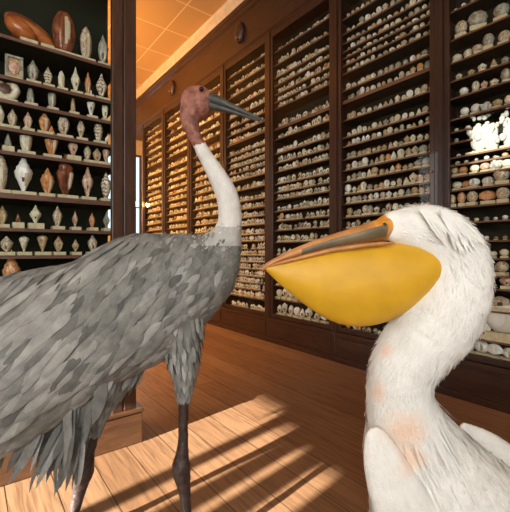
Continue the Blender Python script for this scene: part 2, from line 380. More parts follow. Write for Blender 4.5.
def urchin(nu=18, nv=12, ribs=10):
    v, f = ellip((0, 0, .5), (.5, .42, .5), nu, nv, lambda d: 1 + .05 * math.cos(ribs * math.atan2(d.z, d.x)) * (1 - abs(d.y)))
    return v, f, [0] * len(f)
def bivalve(nu=22, nv=8):
    """upright fan valve, ribbed, facing -Y"""
    v, f = [], []
    for s in (-1, 1):
        b = len(v)
        for j in range(nv + 1):
            q = j / nv
            for i in range(nu + 1):
                a = PI * (-.12 + 1.24 * i / nu); r = q * (.5 + .035 * math.cos(14 * a))
                x = r * math.cos(a); z = .12 + r * (math.sin(a) * .86 + .84) ; y = s * .22 * (1 - q * q) ** .7 * (1 + .08 * math.cos(14 * a))
                z = .02 + q * (.42 + .50 * math.sin(a)) + (1 - q) * .05
                v.append((x, y, z))
        for j in range(nv):
            for i in range(nu):
                k = b + j * (nu + 1) + i; q4 = (k, k + 1, k + nu + 2, k + nu + 1)
                f.append(q4 if s < 0 else q4[::-1])
    return v, f, [0] * len(f)
SH = {
 'spindle': snail([(0, .08), (.06, .13), (.22, .26), (.38, .42), (.52, .48), (.64, .36), (.74, .22), (.87, .11), (1, .02)], whorls=4, mouth=(.30, .30, .50)),
 'volute': snail([(0, .12), (.05, .20), (.28, .38), (.52, .49), (.68, .42), (.78, .24), (.88, .15), (1, .03)], whorls=3, spire=.68, mouth=(.34, .28, .60)),
 'cone': snail([(0, .05), (.08, .10), (.5, .30), (.82, .47), (.9, .36), (1, .03)], whorls=3, spire=.88, mouth=(.35, .14, .80)),
 'whelk': snail([(0, .10), (.08, .22), (.3, .42), (.55, .50), (.68, .42), (.82, .22), (1, .03)], whorls=4, spire=.62, knobs=7, mouth=(.28, .34, .46)),
 'olive': snail([(0, .16), (.05, .28), (.3, .42), (.6, .46), (.85, .32), (.95, .16), (1, .02)], whorls=2, spire=.88, mouth=(.42, .17, .80)),
 'tower': snail([(0, .14), (.06, .30), (.2, .40), (.4, .38), (.7, .22), (1, .02)], whorls=7, spire=.3, suture=.13, mouth=(.14, .36, .24)),
 'cowrie': snail([(0, .12), (.06, .30), (.25, .44), (.5, .50), (.75, .44), (.94, .28), (1, .08)], whorls=1, spire=1.3, suture=0, mouth=(.5, .12, .95)),
 'urchin': urchin(), 'fan': bivalve(),
}
_cache = {}
def shell_mesh(kind, col, card=None):
    key = (kind, col, card)
    if key in _cache: return _cache[key]
    v, f, mi = SH[kind]; mb = MB().add(v, f, mlist=mi)
    if card: # block below the shell: card = (half width, height) in units of the shell
        cw, ch = card
        mb.v = [(x, y, z + ch) for x, y, z in mb.v]
        mb.box(-cw, cw, -.42, .30, 0, ch, 3)
    me = bpy.data.meshes.new('shell'); me.from_pydata(mb.v, [], mb.f)
    for m_ in (S[col], S['melon'] if col == 'melon' else M['lip'], M['mouth'], M['card']): me.materials.append(m_)
    me.polygons.foreach_set('material_index', mb.m)
    me.polygons.foreach_set('use_smooth', [k != 3 for k in mb.m]); me.update()
    _cache[key] = me; return me

COLW = {'cream': 'cream', 'white': 'white', 'grey': 'grey', 'tan': 'tan', 'orange': 'orange-brown', 'brown': 'dark red-brown', 'mottled': 'mottled', 'banded': 'banded', 'pink': 'pinkish', 'melon': 'glossy orange-brown'}
SHW = {'spindle': 'spindle shell', 'volute': 'volute shell', 'cone': 'cone shell', 'whelk': 'knobbed whelk shell', 'olive': 'oval shell', 'tower': 'pointed shell', 'cowrie': 'rounded shell', 'urchin': 'round shell', 'fan': 'fan shell'}

# rows of the two nearer wall cases: every shell its own object
KINDS = ['urchin', 'whelk', 'cowrie', 'fan', 'volute', 'olive', 'tower']
P1SPEC = {  # index of row -> list of (px, w, h, kind, colour), sizes in photo pixels
 3: [(461, 12, 16, 'urchin', 'mottled'), (478, 17, 18, 'urchin', 'grey'), (501, 14, 16, 'urchin', 'grey')],
 4: [(457, 9, 8, 'urchin', 'cream'), (468, 9, 9, 'cowrie', 'cream'), (478, 10, 9, 'urchin', 'mottled'), (489, 10, 15, 'urchin', 'grey'), (504, 11, 13, 'cowrie', 'mottled')],
 5: [(459, 6, 7, 'whelk', 'cream'), (471, 7, 7, 'whelk', 'tan'), (482, 8, 9, 'whelk', 'cream'), (494, 7, 9, 'tower', 'tan'), (505, 7, 8, 'whelk', 'grey')],
 6: [(464, 8, 8, 'urchin', 'white'), (475, 7, 11, 'cowrie', 'cream'), (484, 7, 9, 'volute', 'pink'), (494, 8, 8, 'whelk', 'cream'), (505, 9, 14, 'cowrie', 'grey')],
 7: [(465, 8, 9, 'urchin', 'white'), (475.5, 9, 10, 'urchin', 'white'), (487, 7, 9, 'urchin', 'cream'), (498, 9, 8, 'cowrie', 'tan'), (508, 7, 10, 'urchin', 'cream')],
 13: [(457, 9, 8, 'urchin', 'cream'), (465, 7, 8, 'urchin', 'orange'), (474, 11, 9, 'cowrie', 'white'), (487.5, 11, 9, 'cowrie', 'white'), (502, 14, 15, 'urchin', 'mottled')],
 14: [(453, 7, 12, 'olive', 'tan'), (462, 8, 13, 'cowrie', 'orange'), (473, 10, 13, 'urchin', 'mottled'), (487.5, 15, 13, 'fan', 'orange'), (503, 12, 14, 'cowrie', 'mottled')],
 12: [(455, 7, 9, 'urchin', 'tan'), (464, 8, 8, 'cowrie', 'orange'), (474, 9, 9, 'urchin', 'cream'), (485, 9, 9, 'urchin', 'pink'), (507, 10, 9, 'urchin', 'cream')],
 17: [(485, 9, 10, 'urchin', 'white'), (494, 6, 6, 'urchin', 'cream'), (505, 8, 8, 'urchin', 'cream')],
 18: [(489, 8, 9, 'urchin', 'white'), (502, 12, 13, 'urchin', 'mottled')],
 19: [(492, 8, 4, 'cowrie', 'grey'), (507, 13, 12, 'whelk', 'pink')],
 20: [(487, 8, 9, 'urchin', 'white'), (500, 19, 13, 'cowrie', 'mottled')],
 21: [(483, 14, 19, 'fan', 'white'), (503, 32, 34, 'urchin', 'white')],
 22: [(457, 11, 10, 'cowrie', 'white'), (468, 11, 10, 'cowrie', 'white'), (481, 14, 13, 'cowrie', 'white'), (495, 15, 14, 'fan', 'white'), (509, 12, 12, 'cowrie', 'white')],
}
XS = W + .082   # where the front rank of shells stands
def px_to_m(px, z): return z / F
nshell = 0
def wall_shell(k, ri, idx, Y, Z, w, h, kind, col, where, grp):
    global nshell
    me = shell_mesh(kind, col, (.42, .30))
    o = bpy.data.objects.new('seashell', me); link(o)
    o.location = (XS + random.uniform(-.012, .012), Y, Z + .0006); o.rotation_euler = (0, 0, -PI / 2 + random.uniform(-.35, .35) + .25)
    o.scale = (w, min(w, .07), h / 1.30)
    lab = '%s %s %s' % ('small' if h < .04 else ('large' if h > .065 else 'mid-sized'), COLW[col], SHW[kind])
    tag(o, '%s, %s from left, %s visible row, %s' % (lab, ORD[idx], ORD[ri], where), 'seashell', grp)
    nshell += 1
zdep = lambda Y, X=W: X * ST + Y * CT
filler = []   # shells that go into the one mass
for k, x0, x1, pxn in ((1, 450, 512, 0), (2, 345, 427, 0)):
    vis = 0
    for ri, Z in enumerate(ROWS[k]):
        zc = Z
        if Z > 2.62 and k == 1: continue
        if ri + 0 == 0 and k == 2: continue
        up = ROWS[k][ri - 1] if ri else Z + .1
        room = up - Z - .014
        Y = DIV0 + PITCH * (k - 1)
        if k == 1:
            items = []
            if ri in P1SPEC:
                for (px, w, h, kd, cl) in P1SPEC[ri]:
                    yy = on_x(px, XS); zz = zdep(yy, XS); items.append((yy, w * zz / F * 1.0, h * zz / F * 1.12, kd, cl))
            else:
                px = 455 + random.random() * 3
                while px < 510:
                    yy = on_x(px, XS); w = random.uniform(.022, .034)
                    items.append((yy, w, min(room * .8, random.uniform(.9, 1.2) * w), random.choice(KINDS[:4] + ['urchin']), random.choice(['white', 'cream', 'cream', 'grey', 'white', 'tan'])))
                    px += random.uniform(8.2, 10.5)
            where = 'case behind pelican'
        else:
            items = []; y = Y + PITCH - .085
            while y > Y + .075:
                zz = zdep(y, XS)
                w = random.uniform(.033, .049); w *= 1.18 if hs(.08) < Z < hs(.23) else 1; h = min(room * .95, w * random.uniform(1.15, 1.65)); h = max(h, .022)
                kd = random.choice(KINDS); cl = random.choices(['cream', 'tan', 'grey', 'white', 'mottled', 'orange', 'pink'], [5, 3, 3, 2, 2, .5, .4])[0]
                items.append((y, w, h, kd, cl)); y -= w * .5 + random.uniform(.024, .036)
            where = 'case above yellow pouch'
        n = 0
        for (yy, w, h, kd, cl) in items:
            zz = zdep(yy, XS); px = 255 + F * (XS * CT - yy * ST) / zz; py = 252 - F * (Z + h / 2 - E) / zz
            # what the pelican or the frame hides is not set up as single shells
            hidden = py < -6 or (k == 1 and py > 205 and px < 455 + (py - 205) * .55 and py < 335) or (k == 2 and py > 222 and px > 285 and py < 322) or (k == 2 and px > 372 and py > 203)
            if k == 1 and 8 <= ri <= 10 and px > 464: continue       # the added glare lumps fill this place
            if hidden or nshell > 318: filler.append((yy, Z, w, h, kd, cl)); continue
            wall_shell(k, vis, n, yy, Z, w, h, kd, cl, where, 'shells in the wall case behind the pelican' if k == 1 else 'shells in the wall case above the yellow pouch'); n += 1
        if n: vis += 1
print('single wall shells', nshell)
# the part of case one beyond the frame, and cases three to seven
for k in (1, 3, 4, 5, 6, 7):
    ya = DIV0 + PITCH * (k - 1); yb = min(ya + PITCH, 6.62)
    for ri, Z in enumerate(ROWS[k]):
        if ri == 0: room = .05
        else: room = ROWS[k][ri - 1] - Z - .012
        y = yb - .08; lim = ya + .07
        if k == 1: y = .70
        if k == 1 and 8 <= ri <= 9: continue
        if k == 1 and ri == 10: y = .60
        while y > lim:
            big = (k == 3 and Z < .5) or (k == 1 and Z < 1.3)
            w = random.uniform(.032, .048) if not big else random.uniform(.06, .09)
            h = max(.022, min(room * .96, w * random.uniform(1.3, 1.9)))
            cl = random.choices(['cream', 'tan', 'grey', 'white', 'mottled', 'orange'], [7, 2, 2, 3, 1.5, .3] if k != 4 or Z > 1.6 else [3, 1, 1, 6, 1, .3])[0]
            if Z < .6 and k in (3, 4): cl = random.choice(['white', 'cream', 'white'])  # lowest rows whitened to stand for sun falling on the shells
            kd = random.choice(KINDS)
            if random.random() > .05: filler.append((y, Z, w, h, kd, cl))
            y -= w * .5 + random.uniform(.019, .028)
            if big: y -= .03
cols = list(S.keys()); mb = MB()
lo = {}
def coarse(kd):
    if kd in lo: return lo[kd]
    if kd == 'urchin': r = urchin(12, 7, 6)
    elif kd == 'fan': r = bivalve(12, 4)
    else:
        pr = {'whelk': [(0, .10), (.3, .42), (.55, .50), (.68, .42), (.82, .22), (1, .03)], 'cowrie': [(0, .12), (.25, .44), (.5, .50), (.75, .44), (1, .08)],
              'volute': [(0, .10), (.3, .36), (.6, .47), (.74, .45), (.86, .24), (1, .02)], 'olive': [(0, .16), (.3, .42), (.6, .46), (.85, .32), (1, .02)],
              'tower': [(0, .14), (.2, .40), (.4, .38), (.7, .22), (1, .02)]}[kd]
        r = snail(pr, 10, 8, 3, .6, .1, 5 if kd == 'whelk' else 0, (.3, .4, .5))
    lo[kd] = r; return r
mats = [S[c] for c in cols] + [M['lip'], M['mouth'], M['card']]; nl = len(cols)
for (y, Z, w, h, kd, cl) in filler:
    v, f, mi = coarse(kd); a = -PI / 2 + random.uniform(-.3, .3) + .25; ca, sa = math.cos(a), math.sin(a)
    x0 = XS + random.uniform(-.012, .012); hh = h / 1.30; ch = .30 * hh
    d = min(w, .07)
    mb.add([(x0 + (px * w * ca - py * d * sa), y + (px * w * sa + py * d * ca), Z + .0006 + ch + pz * hh) for px, py, pz in v], f, mlist=[cols.index(cl) if q == 0 else nl + q - 1 for q in mi])
    mb.box(x0 - .42 * d, x0 + .3 * d, y - .46 * w, y + .46 * w, Z + .0006, Z + .0006 + ch, nl + 2)
o = mb.build('seashells', mats, smooth=False)
o.data.polygons.foreach_set('use_smooth', [k != nl + 2 for k in mb.m])
tag(o, 'hundreds of small cream shells on card blocks filling the receding wall cases', 'seashells', kind='stuff')
print('mass shells', len(filler))

# added white lumps that imitate window glare on the nearest case's glass
def glare_lump(px, Z, w, h, label, seed):
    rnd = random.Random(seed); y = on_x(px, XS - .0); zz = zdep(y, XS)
    r = empty('white_glare_lumps', (XS - .0, y, Z)); tag(r, label, 'glare_lump', 'added glare lumps in the wall case behind the pelican')
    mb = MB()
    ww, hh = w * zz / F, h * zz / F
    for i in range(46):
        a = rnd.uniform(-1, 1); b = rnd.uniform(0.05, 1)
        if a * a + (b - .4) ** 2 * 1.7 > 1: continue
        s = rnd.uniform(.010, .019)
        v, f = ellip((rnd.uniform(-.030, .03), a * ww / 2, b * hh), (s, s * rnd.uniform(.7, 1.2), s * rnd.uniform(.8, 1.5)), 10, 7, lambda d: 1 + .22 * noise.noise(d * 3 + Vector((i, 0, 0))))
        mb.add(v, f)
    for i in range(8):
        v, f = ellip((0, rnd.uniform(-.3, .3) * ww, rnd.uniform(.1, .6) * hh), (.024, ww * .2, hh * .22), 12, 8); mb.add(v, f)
    mb.build('glare_blobs', S['glare_lump'], r, smooth=True)
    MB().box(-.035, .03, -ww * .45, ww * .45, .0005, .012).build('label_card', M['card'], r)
glare_lump(483, ROWS[1][10], 32, 46, 'large added white lumps standing for glare on the glass, above the pelican', 3)
glare_lump(513, ROWS[1][10], 22, 44, 'narrower added white lumps standing for glare at the right edge of the case', 8)
glare_lump(496, ROWS[1][12] , 9, 12, 'small added white lumps standing for glare on the shelf below the large ones', 12)

# ------------------------------------------------------------------ left display case (its front faces the camera side)
YF = 1.83; CX0, CX1 = -.25, .658; CD = .30
r = empty('shell_display_case', (.0, YF, 0)); tag(r, 'dark wood and glass shelved case of labelled shells behind the crane', 'display case')
MB().box(CX0, .685, -.022, CD, 0, .155).build('plinth', M['plinth'], r, bevel=.006)
MB().box(CX0, .690, -.028, CD, .155, .172).build('plinth_moulding', M['plinth'], r, bevel=.004)
MB().box(.541, .592, -.004, .028, .172, 2.36).box(.597, CX1, -.006, .06, .172, 2.36).box(.590, .60, .004, .05, .172, 2.36).build('corner_post', M['post'], r, bevel=.004)
MB().box(.628, CX1, CD - .06, CD, .172, 2.36).build('rear_post', M['post'], r, bevel=.003)
MB().box(CX0, CX0 + .08, 0, CD, .172, 2.36).build('end_post', M['post'], r, bevel=.003)
MB().box(CX0, CX1, -.006, CD, 2.36, 2.42).box(CX0, .541, 0, .03, 2.26, 2.36).build('top_rail', M['post'], r)
MB().box(CX0 + .08, .602, CD - .02, CD - .008, .172, 2.36).build('back_panel', M['lining'], r)
MB().box(CX0 + .08, .541, .010, .013, .60, 2.26).build('glass_pane', M['glass'], r)
MB().box(.632, .635, .06, CD - .06, .60, 2.36).build('side_glass', M['glass'], r)
MB().box(CX0 + .08, .541, .0, .03, .56, .60).build('bottom_rail', M['post'], r)
MB().box(CX0 + .08, .56, .03, CD - .02, .172, .58).build('lower_case', M['lining'], r)
LSH = [1.86, 1.69, 1.59, 1.475, 1.375, 1.198, 1.052, .935, .765]
for i, z in enumerate(LSH):
    t = .022 if i == 5 else .014
    MB().box(CX0 + .08, .590, .035, .042, z - t, z, 0).box(CX0 + .08, .590, .042, CD - .022, z - t, z, 1).build('shelf', [M['shelf_x'], M['lining']], r)
YS = YF + .085
# (shelf, px left, px right, top y, kind, colour, label)
LEFT = [
 (0, 53, 75, 12, 'cowrie', 'brown', 'brown oval shell with a broad pale lip beside the big reclining shell'),
 (0, 80, 92, 27, 'olive', 'mottled', 'tan oval shell with dark slit mouth, third on the top shelf'),
 (0, 98, 108, 35, 'whelk', 'grey', 'grey knobbed shell at the post end of the top shelf'),
 (1, 28, 38, 60, 'whelk', 'grey', 'grey crown-shaped shell beside the framed specimen'),
 (1, 44, 52, 67, 'volute', 'banded', 'brown shell with white mouth between grey crown shell and small pale shell'),
 (1, 58, 65, 71, 'olive', 'cream', 'small plain pale oval shell on the second shelf'),
 (1, 71, 80, 67, 'spindle', 'cream', 'pale pointed spindle shell on the second shelf'),
 (1, 85, 91, 72, 'volute', 'orange', 'slim red-brown shell beside the spotted white shell, second shelf'),
 (1, 96, 107, 73, 'spindle', 'banded', 'plump white shell with dark spots at the post end of second shelf'),
 (2, 26, 35, 82, 'tower', 'grey', 'grey banded top-shaped shell right of the white ring shell'),
 (2, 48, 56, 88, 'olive', 'grey', 'small grey and white shell, third on the third shelf'),
 (2, 70, 76, 94, 'tower', 'tan', 'tiny brown pointed shell left of the bright white spindle'),
 (2, 87, 95, 90, 'spindle', 'white', 'bright white slender spindle shell on the third shelf'),
 (2, 102, 108, 99, 'whelk', 'cream', 'tiny cream shell against the post on the third shelf'),
 (3, -4, 4, 104, 'volute', 'cream', 'cream shell cut by the picture edge on the fourth shelf'),
 (3, 8, 17, 109, 'volute', 'mottled', 'brown shell with white mouth, second on the fourth shelf'),
 (3, 24, 32, 112, 'volute', 'pink', 'pinkish brown small shell, third on the fourth shelf'),
 (3, 39, 50, 112, 'volute', 'orange', 'red and white shell with flared lip on the fourth shelf'),
 (3, 58, 69, 113, 'whelk', 'mottled', 'knobbly white and brown shell on the fourth shelf'),
 (3, 77, 85, 117, 'spindle', 'mottled', 'slim mottled shell between the knobbly one and the last of shelf four'),
 (3, 94, 103, 119, 'volute', 'banded', 'brown and white shell next to the post on the fourth shelf'),
 (4, 4, 12, 133, 'tower', 'grey', 'squat grey shell on a thick block on the fifth shelf'),
 (4, 20, 32, 126, 'olive', 'cream', 'big pale greenish shell on the fifth shelf'),
 (4, 45, 58, 126, 'volute', 'orange', 'big orange and cream shell on the fifth shelf'),
 (4, 68, 78, 136, 'spindle', 'pink', 'pink and white shell on a thick card, fifth shelf'),
 (4, 84, 91, 144, 'volute', 'mottled', 'small mottled shell left of the squat pair, fifth shelf'),
 (4, 93, 101, 148, 'whelk', 'tan', 'small tan squat shell right of the small mottled shell'),
 (4, 102, 110, 149, 'cone', 'pink', 'pinkish shell touching the post on the fifth shelf'),
 (5, -6, 7, 154, 'olive', 'mottled', 'brown flecked oval shell cut by the picture edge on the tall shelf'),
 (5, 15, 32, 153, 'spindle', 'white', 'largest white spindle shell standing on the tall shelf'),
 (5, 41, 54, 168, 'volute', 'orange', 'orange flecked shell between the white spindle and dark brown shell'),
 (5, 57, 74, 154, 'volute', 'brown', 'large glossy dark brown shell with pale pointed tip'),
 (5, 82, 93, 165, 'spindle', 'pink', 'peach spindle shell with stepped spire on the tall shelf'),
 (5, 101, 111, 172, 'volute', 'banded', 'banded pinkish shell at the post end of the tall shelf'),
 (6, -2, 7, 206, 'volute', 'tan', 'tan shell cut by the picture edge, second lowest row'),
 (6, 15, 21, 213, 'tower', 'brown', 'tiny dark shell perched on a thick card block'),
 (6, 30, 41, 205, 'spindle', 'cream', 'cream shell right of the tiny dark shell on a thick block'),
 (6, 53, 62, 206, 'volute', 'mottled', 'white shell with dark brown spots, second lowest row'),
 (6, 72, 78, 211, 'spindle', 'pink', 'small dull pink shell right of the dark-spotted white shell'),
 (6, 89, 95, 213, 'volute', 'orange', 'tiny reddish shell with dark foot, second lowest row'),
 (6, 103, 110, 212, 'spindle', 'grey', 'grey shell against the post, second lowest row'),
 (7, 1, 12, 236, 'whelk', 'mottled', 'brown and white knobbed shell, leftmost of the lowest full row'),
 (7, 19, 29, 236, 'cone', 'cream', 'pale cone-shaped shell standing on its narrow end, lowest full row'),
 (7, 37, 48, 235, 'cone', 'tan', 'brownish broad shell between pale cone and slim tan shell'),
 (7, 54, 63, 236, 'volute', 'tan', 'slim tan shell right of the broad brownish one, lowest full row'),
 (7, 72, 79, 239, 'spindle', 'tan', 'small pointed tan shell right of centre, lowest full row'),
 (7, 88, 97, 235, 'whelk', 'mottled', 'white and brown shell just above the back of the crane'),
 (8, 3, 20, 250, 'spindle', 'orange', 'tall tan spired shell rising behind the tail of the crane'),
]
def left_shell(sh, a, b, top, kind, col, label):
    Z = LSH[sh]; X = on_y((a + b) / 2, YS); zz = X * ST + YS * CT
    w = (b - a) * zz / F * 1.0; ztop = E - (top - 252) / F * zz
    ch = .016
    if 'thick' in label: ch = .026
    h = ztop - Z - ch
    if h < .02: h = .02
    o = bpy.data.objects.new('seashell', shell_mesh(kind, col)); link(o)
    o.location = (X, YS, Z + ch + .0008); o.scale = (w, min(w, .09), h); o.rotation_euler = (0, 0, random.uniform(-.3, .3))
    tag(o, label, 'seashell', 'labelled shells in the case behind the crane')
    cw = max(w * .62, .021); c = MB().box(-cw, cw, -.034, .02, 0.0005, ch).build('label_card', M['card'], bevel=.001)
    c.parent = o; c.matrix_parent_inverse = (Matrix.Translation(o.location) @ o.rotation_euler.to_matrix().to_4x4() @ Matrix.Diagonal((*o.scale, 1))).inverted()
    c.location = (X, YS, Z)
for a in LEFT: left_shell(*a)
# the big reclining melon shell
def plank_y(px): return on_y(px, YS)
cxm = on_y(29, YS); rl = empty('reclining_shell', (cxm, YS + .02, 1.8605)); tag(rl, 'huge glossy orange-brown shell lying on its side on the top shelf', 'seashell')
def tilted(c, r, deg, squash=0.0):
    v, f = ellip((0, 0, 0), r, 26, 16, lambda d: 1 - squash * max(0, -d.x)); m_ = Matrix.Rotation(math.radians(deg), 3, 'Y')
    return [m_ @ Vector(q) + Vector(c) for q in v], f
v, f = tilted((.010, .020, .090), (.110, .035, .050), 24); mesh_obj('outer_lip', v, f, S['brown'], rl, smooth=True)
v, f = tilted((.022, .008, .080), (.096, .034, .034), 27); mesh_obj('inner_lip', v, f, S['melon'], rl, smooth=True)
v, f = tilted((-.030, -.018, .064), (.068, .040, .040), 30); mesh_obj('body_whorl', v, f, S['melon'], rl, smooth=True)
for (a, b, lb) in ((20, 38, 'long cream name card under the huge reclining shell'), (41, 54, 'cream name card between the two biggest shells of the top shelf')):
    c = MB().box(on_y(a, YF + .045), on_y(b, YF + .045), YF + .037, YF + .055, 1.8605, 1.874).build('label_card', M['card']); tag(c, lb, 'label', 'loose name cards on the top shelf')
# pale broad lip behind the brown oval shell
v, f, mi = SH['cowrie']
# framed specimen
xa, xb = on_y(5, YS), on_y(23, YS)
fr = empty('framed_specimen', ((xa + xb) / 2, YS, 1.69)); tag(fr, 'small square glazed frame with a reddish specimen on the second shelf', 'picture frame')
hw = (xb - xa) / 2; ft = .0008 + .012
MB().box(-hw * .8, hw * .8, -.03, .02, .0008, .012).build('label_card', M['card'], fr)
hh_ = .098
MB().box(-hw, -hw + .009, -.01, .01, ft, ft + hh_).box(hw - .009, hw, -.01, .01, ft, ft + hh_).box(-hw + .009, hw - .009, -.01, .01, ft, ft + .009).box(-hw + .009, hw - .009, -.01, .01, ft + hh_ - .009, ft + hh_).build('frame', S['grey'], fr)
MB().box(-hw + .009, hw - .009, 0, .008, ft + .009, ft + hh_ - .009).build('backing', S['tan'], fr)
v, f = ellip((0, -.002, ft + hh_ / 2), (.022, .007, .030), 14, 8, lambda d: 1 + .12 * math.cos(8 * math.atan2(d.z, d.x))); mesh_obj('specimen', v, f, S['pink'], fr, smooth=True)
# white ring shell with dark hollow
X = on_y(6, YS); rg = empty('ring_shell', (X, YS, 1.59)); tag(rg, 'white ring-shaped shell round a dark hollow, left end of the third shelf', 'seashell')
mb = MB(); nu, nv = 28, 12; vv, ff = [], []
for i in range(nu):
    a = 2 * PI * i / nu
    for j in range(nv):
        b = 2 * PI * j / nv; R = .036 * (1 + .04 * math.cos(7 * a)); q = .013 + .003 * math.cos(a)
        vv.append(((R + q * math.cos(b)) * math.cos(a), q * 1.2 * math.sin(b), .062 + (R + q * math.cos(b)) * math.sin(a)))
for i in range(nu):
    for j in range(nv): ff.append((i * nv + j, ((i + 1) % nu) * nv + j, ((i + 1) % nu) * nv + (j + 1) % nv, i * nv + (j + 1) % nv))
mesh_obj('rim', vv, ff, S['cream'], rg, smooth=True)
v, f = ellip((0, .008, .062), (.030, .012, .030)); mesh_obj('hollow', v, f, M['mouth'], rg, smooth=True)
MB().box(-.04, .04, -.03, .02, .0008, .013).build('label_card', M['card'], rg)
# slim white shell leaning, fourth shelf
X = on_y(103.5, YS); o = bpy.data.objects.new('seashell', shell_mesh('spindle', 'white')); link(o); o.location = (X, YS - .03, LSH[3] + .001); o.scale = (.014, .014, .062); o.rotation_euler = (0, .25, 0)
tag(o, 'thin white shell leaning beside the last brown shell of shelf four', 'seashell', 'labelled shells in the case behind the crane')

# wall lamp glowing by the far window
r = empty('wall_lamp', (W - .06, 6.80, 1.84)); tag(r, 'small glowing amber lamp beside the far bright window', 'lamp')
v, f = ellip((0, 0, 0), (.035, .035, .05)); mesh_obj('bulb', v, f, M['bulb'], r, smooth=True)
MB().box(.0, .46, -.012, .012, -.075, -.055).box(-.012, .012, -.012, .012, -.075, -.04).build('arm', M['brass'], r)
lamp('wall_lamp_glow', 'POINT', (W - .14, 6.80, 1.84), 9, WARM, .04)
# two pendant lamps of the gallery, behind the display case
for (x, y, z, lb) in ((.55, 4.7, 2.85, 'pendant lamp hanging behind the display case, nearer one'), (.9, 6.9, 2.6, 'pendant lamp hanging behind the display case, farther one')):
    pass

# ------------------------------------------------------------------ birds: lofted bodies
def loft(mb, rings, n=24, flat=1.0, caps=True):
    """rings: (px, py, z, r_px[, depth factor]) -> closed tube; r measured in photo pixels at that depth"""
    C = [P(a[0], a[1], a[2]) for a in rings]; b = len(mb.v)
    fr = []
    for i, a in enumerate(rings):
        t = (C[min(i + 1, len(C) - 1)] - C[max(i - 1, 0)]).normalized()
        n1 = DEPTH.cross(t); n1.normalize(); n2 = t.cross(n1).normalized()
        R = a[3] * a[2] / F; k = a[4] if len(a) > 4 else flat
        fr.append((C[i], n1, n2, R, R * k, t))
        for j in range(n):
            q = 2 * PI * j / n; mb.v.append(tuple(C[i] + n1 * R * math.cos(q) + n2 * R * k * math.sin(q)))
    for i in range(len(rings) - 1):
        for j in range(n):
            mb.f.append((b + i * n + j, b + i * n + (j + 1) % n, b + (i + 1) * n + (j + 1) % n, b + (i + 1) * n + j)); mb.m.append(0)
    mb.f.append(tuple(b + j for j in range(n))[::-1]); mb.f.append(tuple(b + (len(rings) - 1) * n + j for j in range(n))); mb.m += [0, 0]
    return fr
def smooth_rings(rings, sub=4):
    """Catmull-Rom through the stations"""
    R = [tuple(list(r) + [None] * (5 - len(r))) for r in rings]
    R = [tuple(1.0 if v is None else v for v in r) for r in R]; out = []
    for i in range(len(R) - 1):
        p0, p1, p2, p3 = R[max(i - 1, 0)], R[i], R[i + 1], R[min(i + 2, len(R) - 1)]
        for s in range(sub):
            t = s / sub
            out.append(tuple(.5 * ((2 * b) + (-a + c) * t + (2 * a - 5 * b + 4 * c - d) * t * t + (-a + 3 * b - 3 * c + d) * t ** 3) for a, b, c, d in zip(p0, p1, p2, p3)))
    out.append(R[-1]); return out
def tube3(mb, pts, n=10, m=0):
    """pts: (Vector, radius)"""
    b = len(mb.v); prev = None
    for i, (c, r) in enumerate(pts):
        t = (pts[min(i + 1, len(pts) - 1)][0] - pts[max(i - 1, 0)][0]).normalized()
        ref = prev if prev else (Vector((0, 0, 1)) if abs(t.z) < .9 else Vector((1, 0, 0)))
        n2 = t.cross(ref).normalized(); n1 = n2.cross(t).normalized(); prev = n1
        for j in range(n):
            q = 2 * PI * j / n; mb.v.append(tuple(c + n1 * r * math.cos(q) + n2 * r * math.sin(q)))
    for i in range(len(pts) - 1):
        for j in range(n): mb.f.append((b + i * n + j, b + i * n + (j + 1) % n, b + (i + 1) * n + (j + 1) % n, b + (i + 1) * n + j)); mb.m.append(m)
    mb.f.append(tuple(b + j for j in range(n))[::-1]); mb.f.append(tuple(b + (len(pts) - 1) * n + j for j in range(n))); mb.m += [m, m]
def remesh(name, mb, voxel, mats, pick, parent, smooth_it=3, disp=None):
    o = mb.build('tmp', mats[0])
    md = o.modifiers.new('r', 'REMESH'); md.mode = 'VOXEL'; md.voxel_size = voxel
    ms = o.modifiers.new('s', 'SMOOTH'); ms.iterations = smooth_it; ms.factor = .5
    dg = bpy.context.evaluated_depsgraph_get(); dg.update()
    me = bpy.data.meshes.new_from_object(o.evaluated_get(dg)); bpy.data.objects.remove(o)
    me.materials.clear()
    for m_ in mats: me.materials.append(m_)
    if disp:
        nn = [v.normal.copy() for v in me.vertices]
        for v, q in zip(me.vertices, nn): v.co += q * disp(v.co)
    me.polygons.foreach_set('material_index', [pick(p.center) for p in me.polygons])
    me.polygons.foreach_set('use_smooth', [True] * len(me.polygons)); me.update()
    return link(bpy.data.objects.new(name, me), parent)
def to_px(p):
    q = p - Vector((0, 0, E)); z = q.dot(DEPTH); return 255 + F * q.dot(RIGHT) / z, 252 - F * q.z / z, z

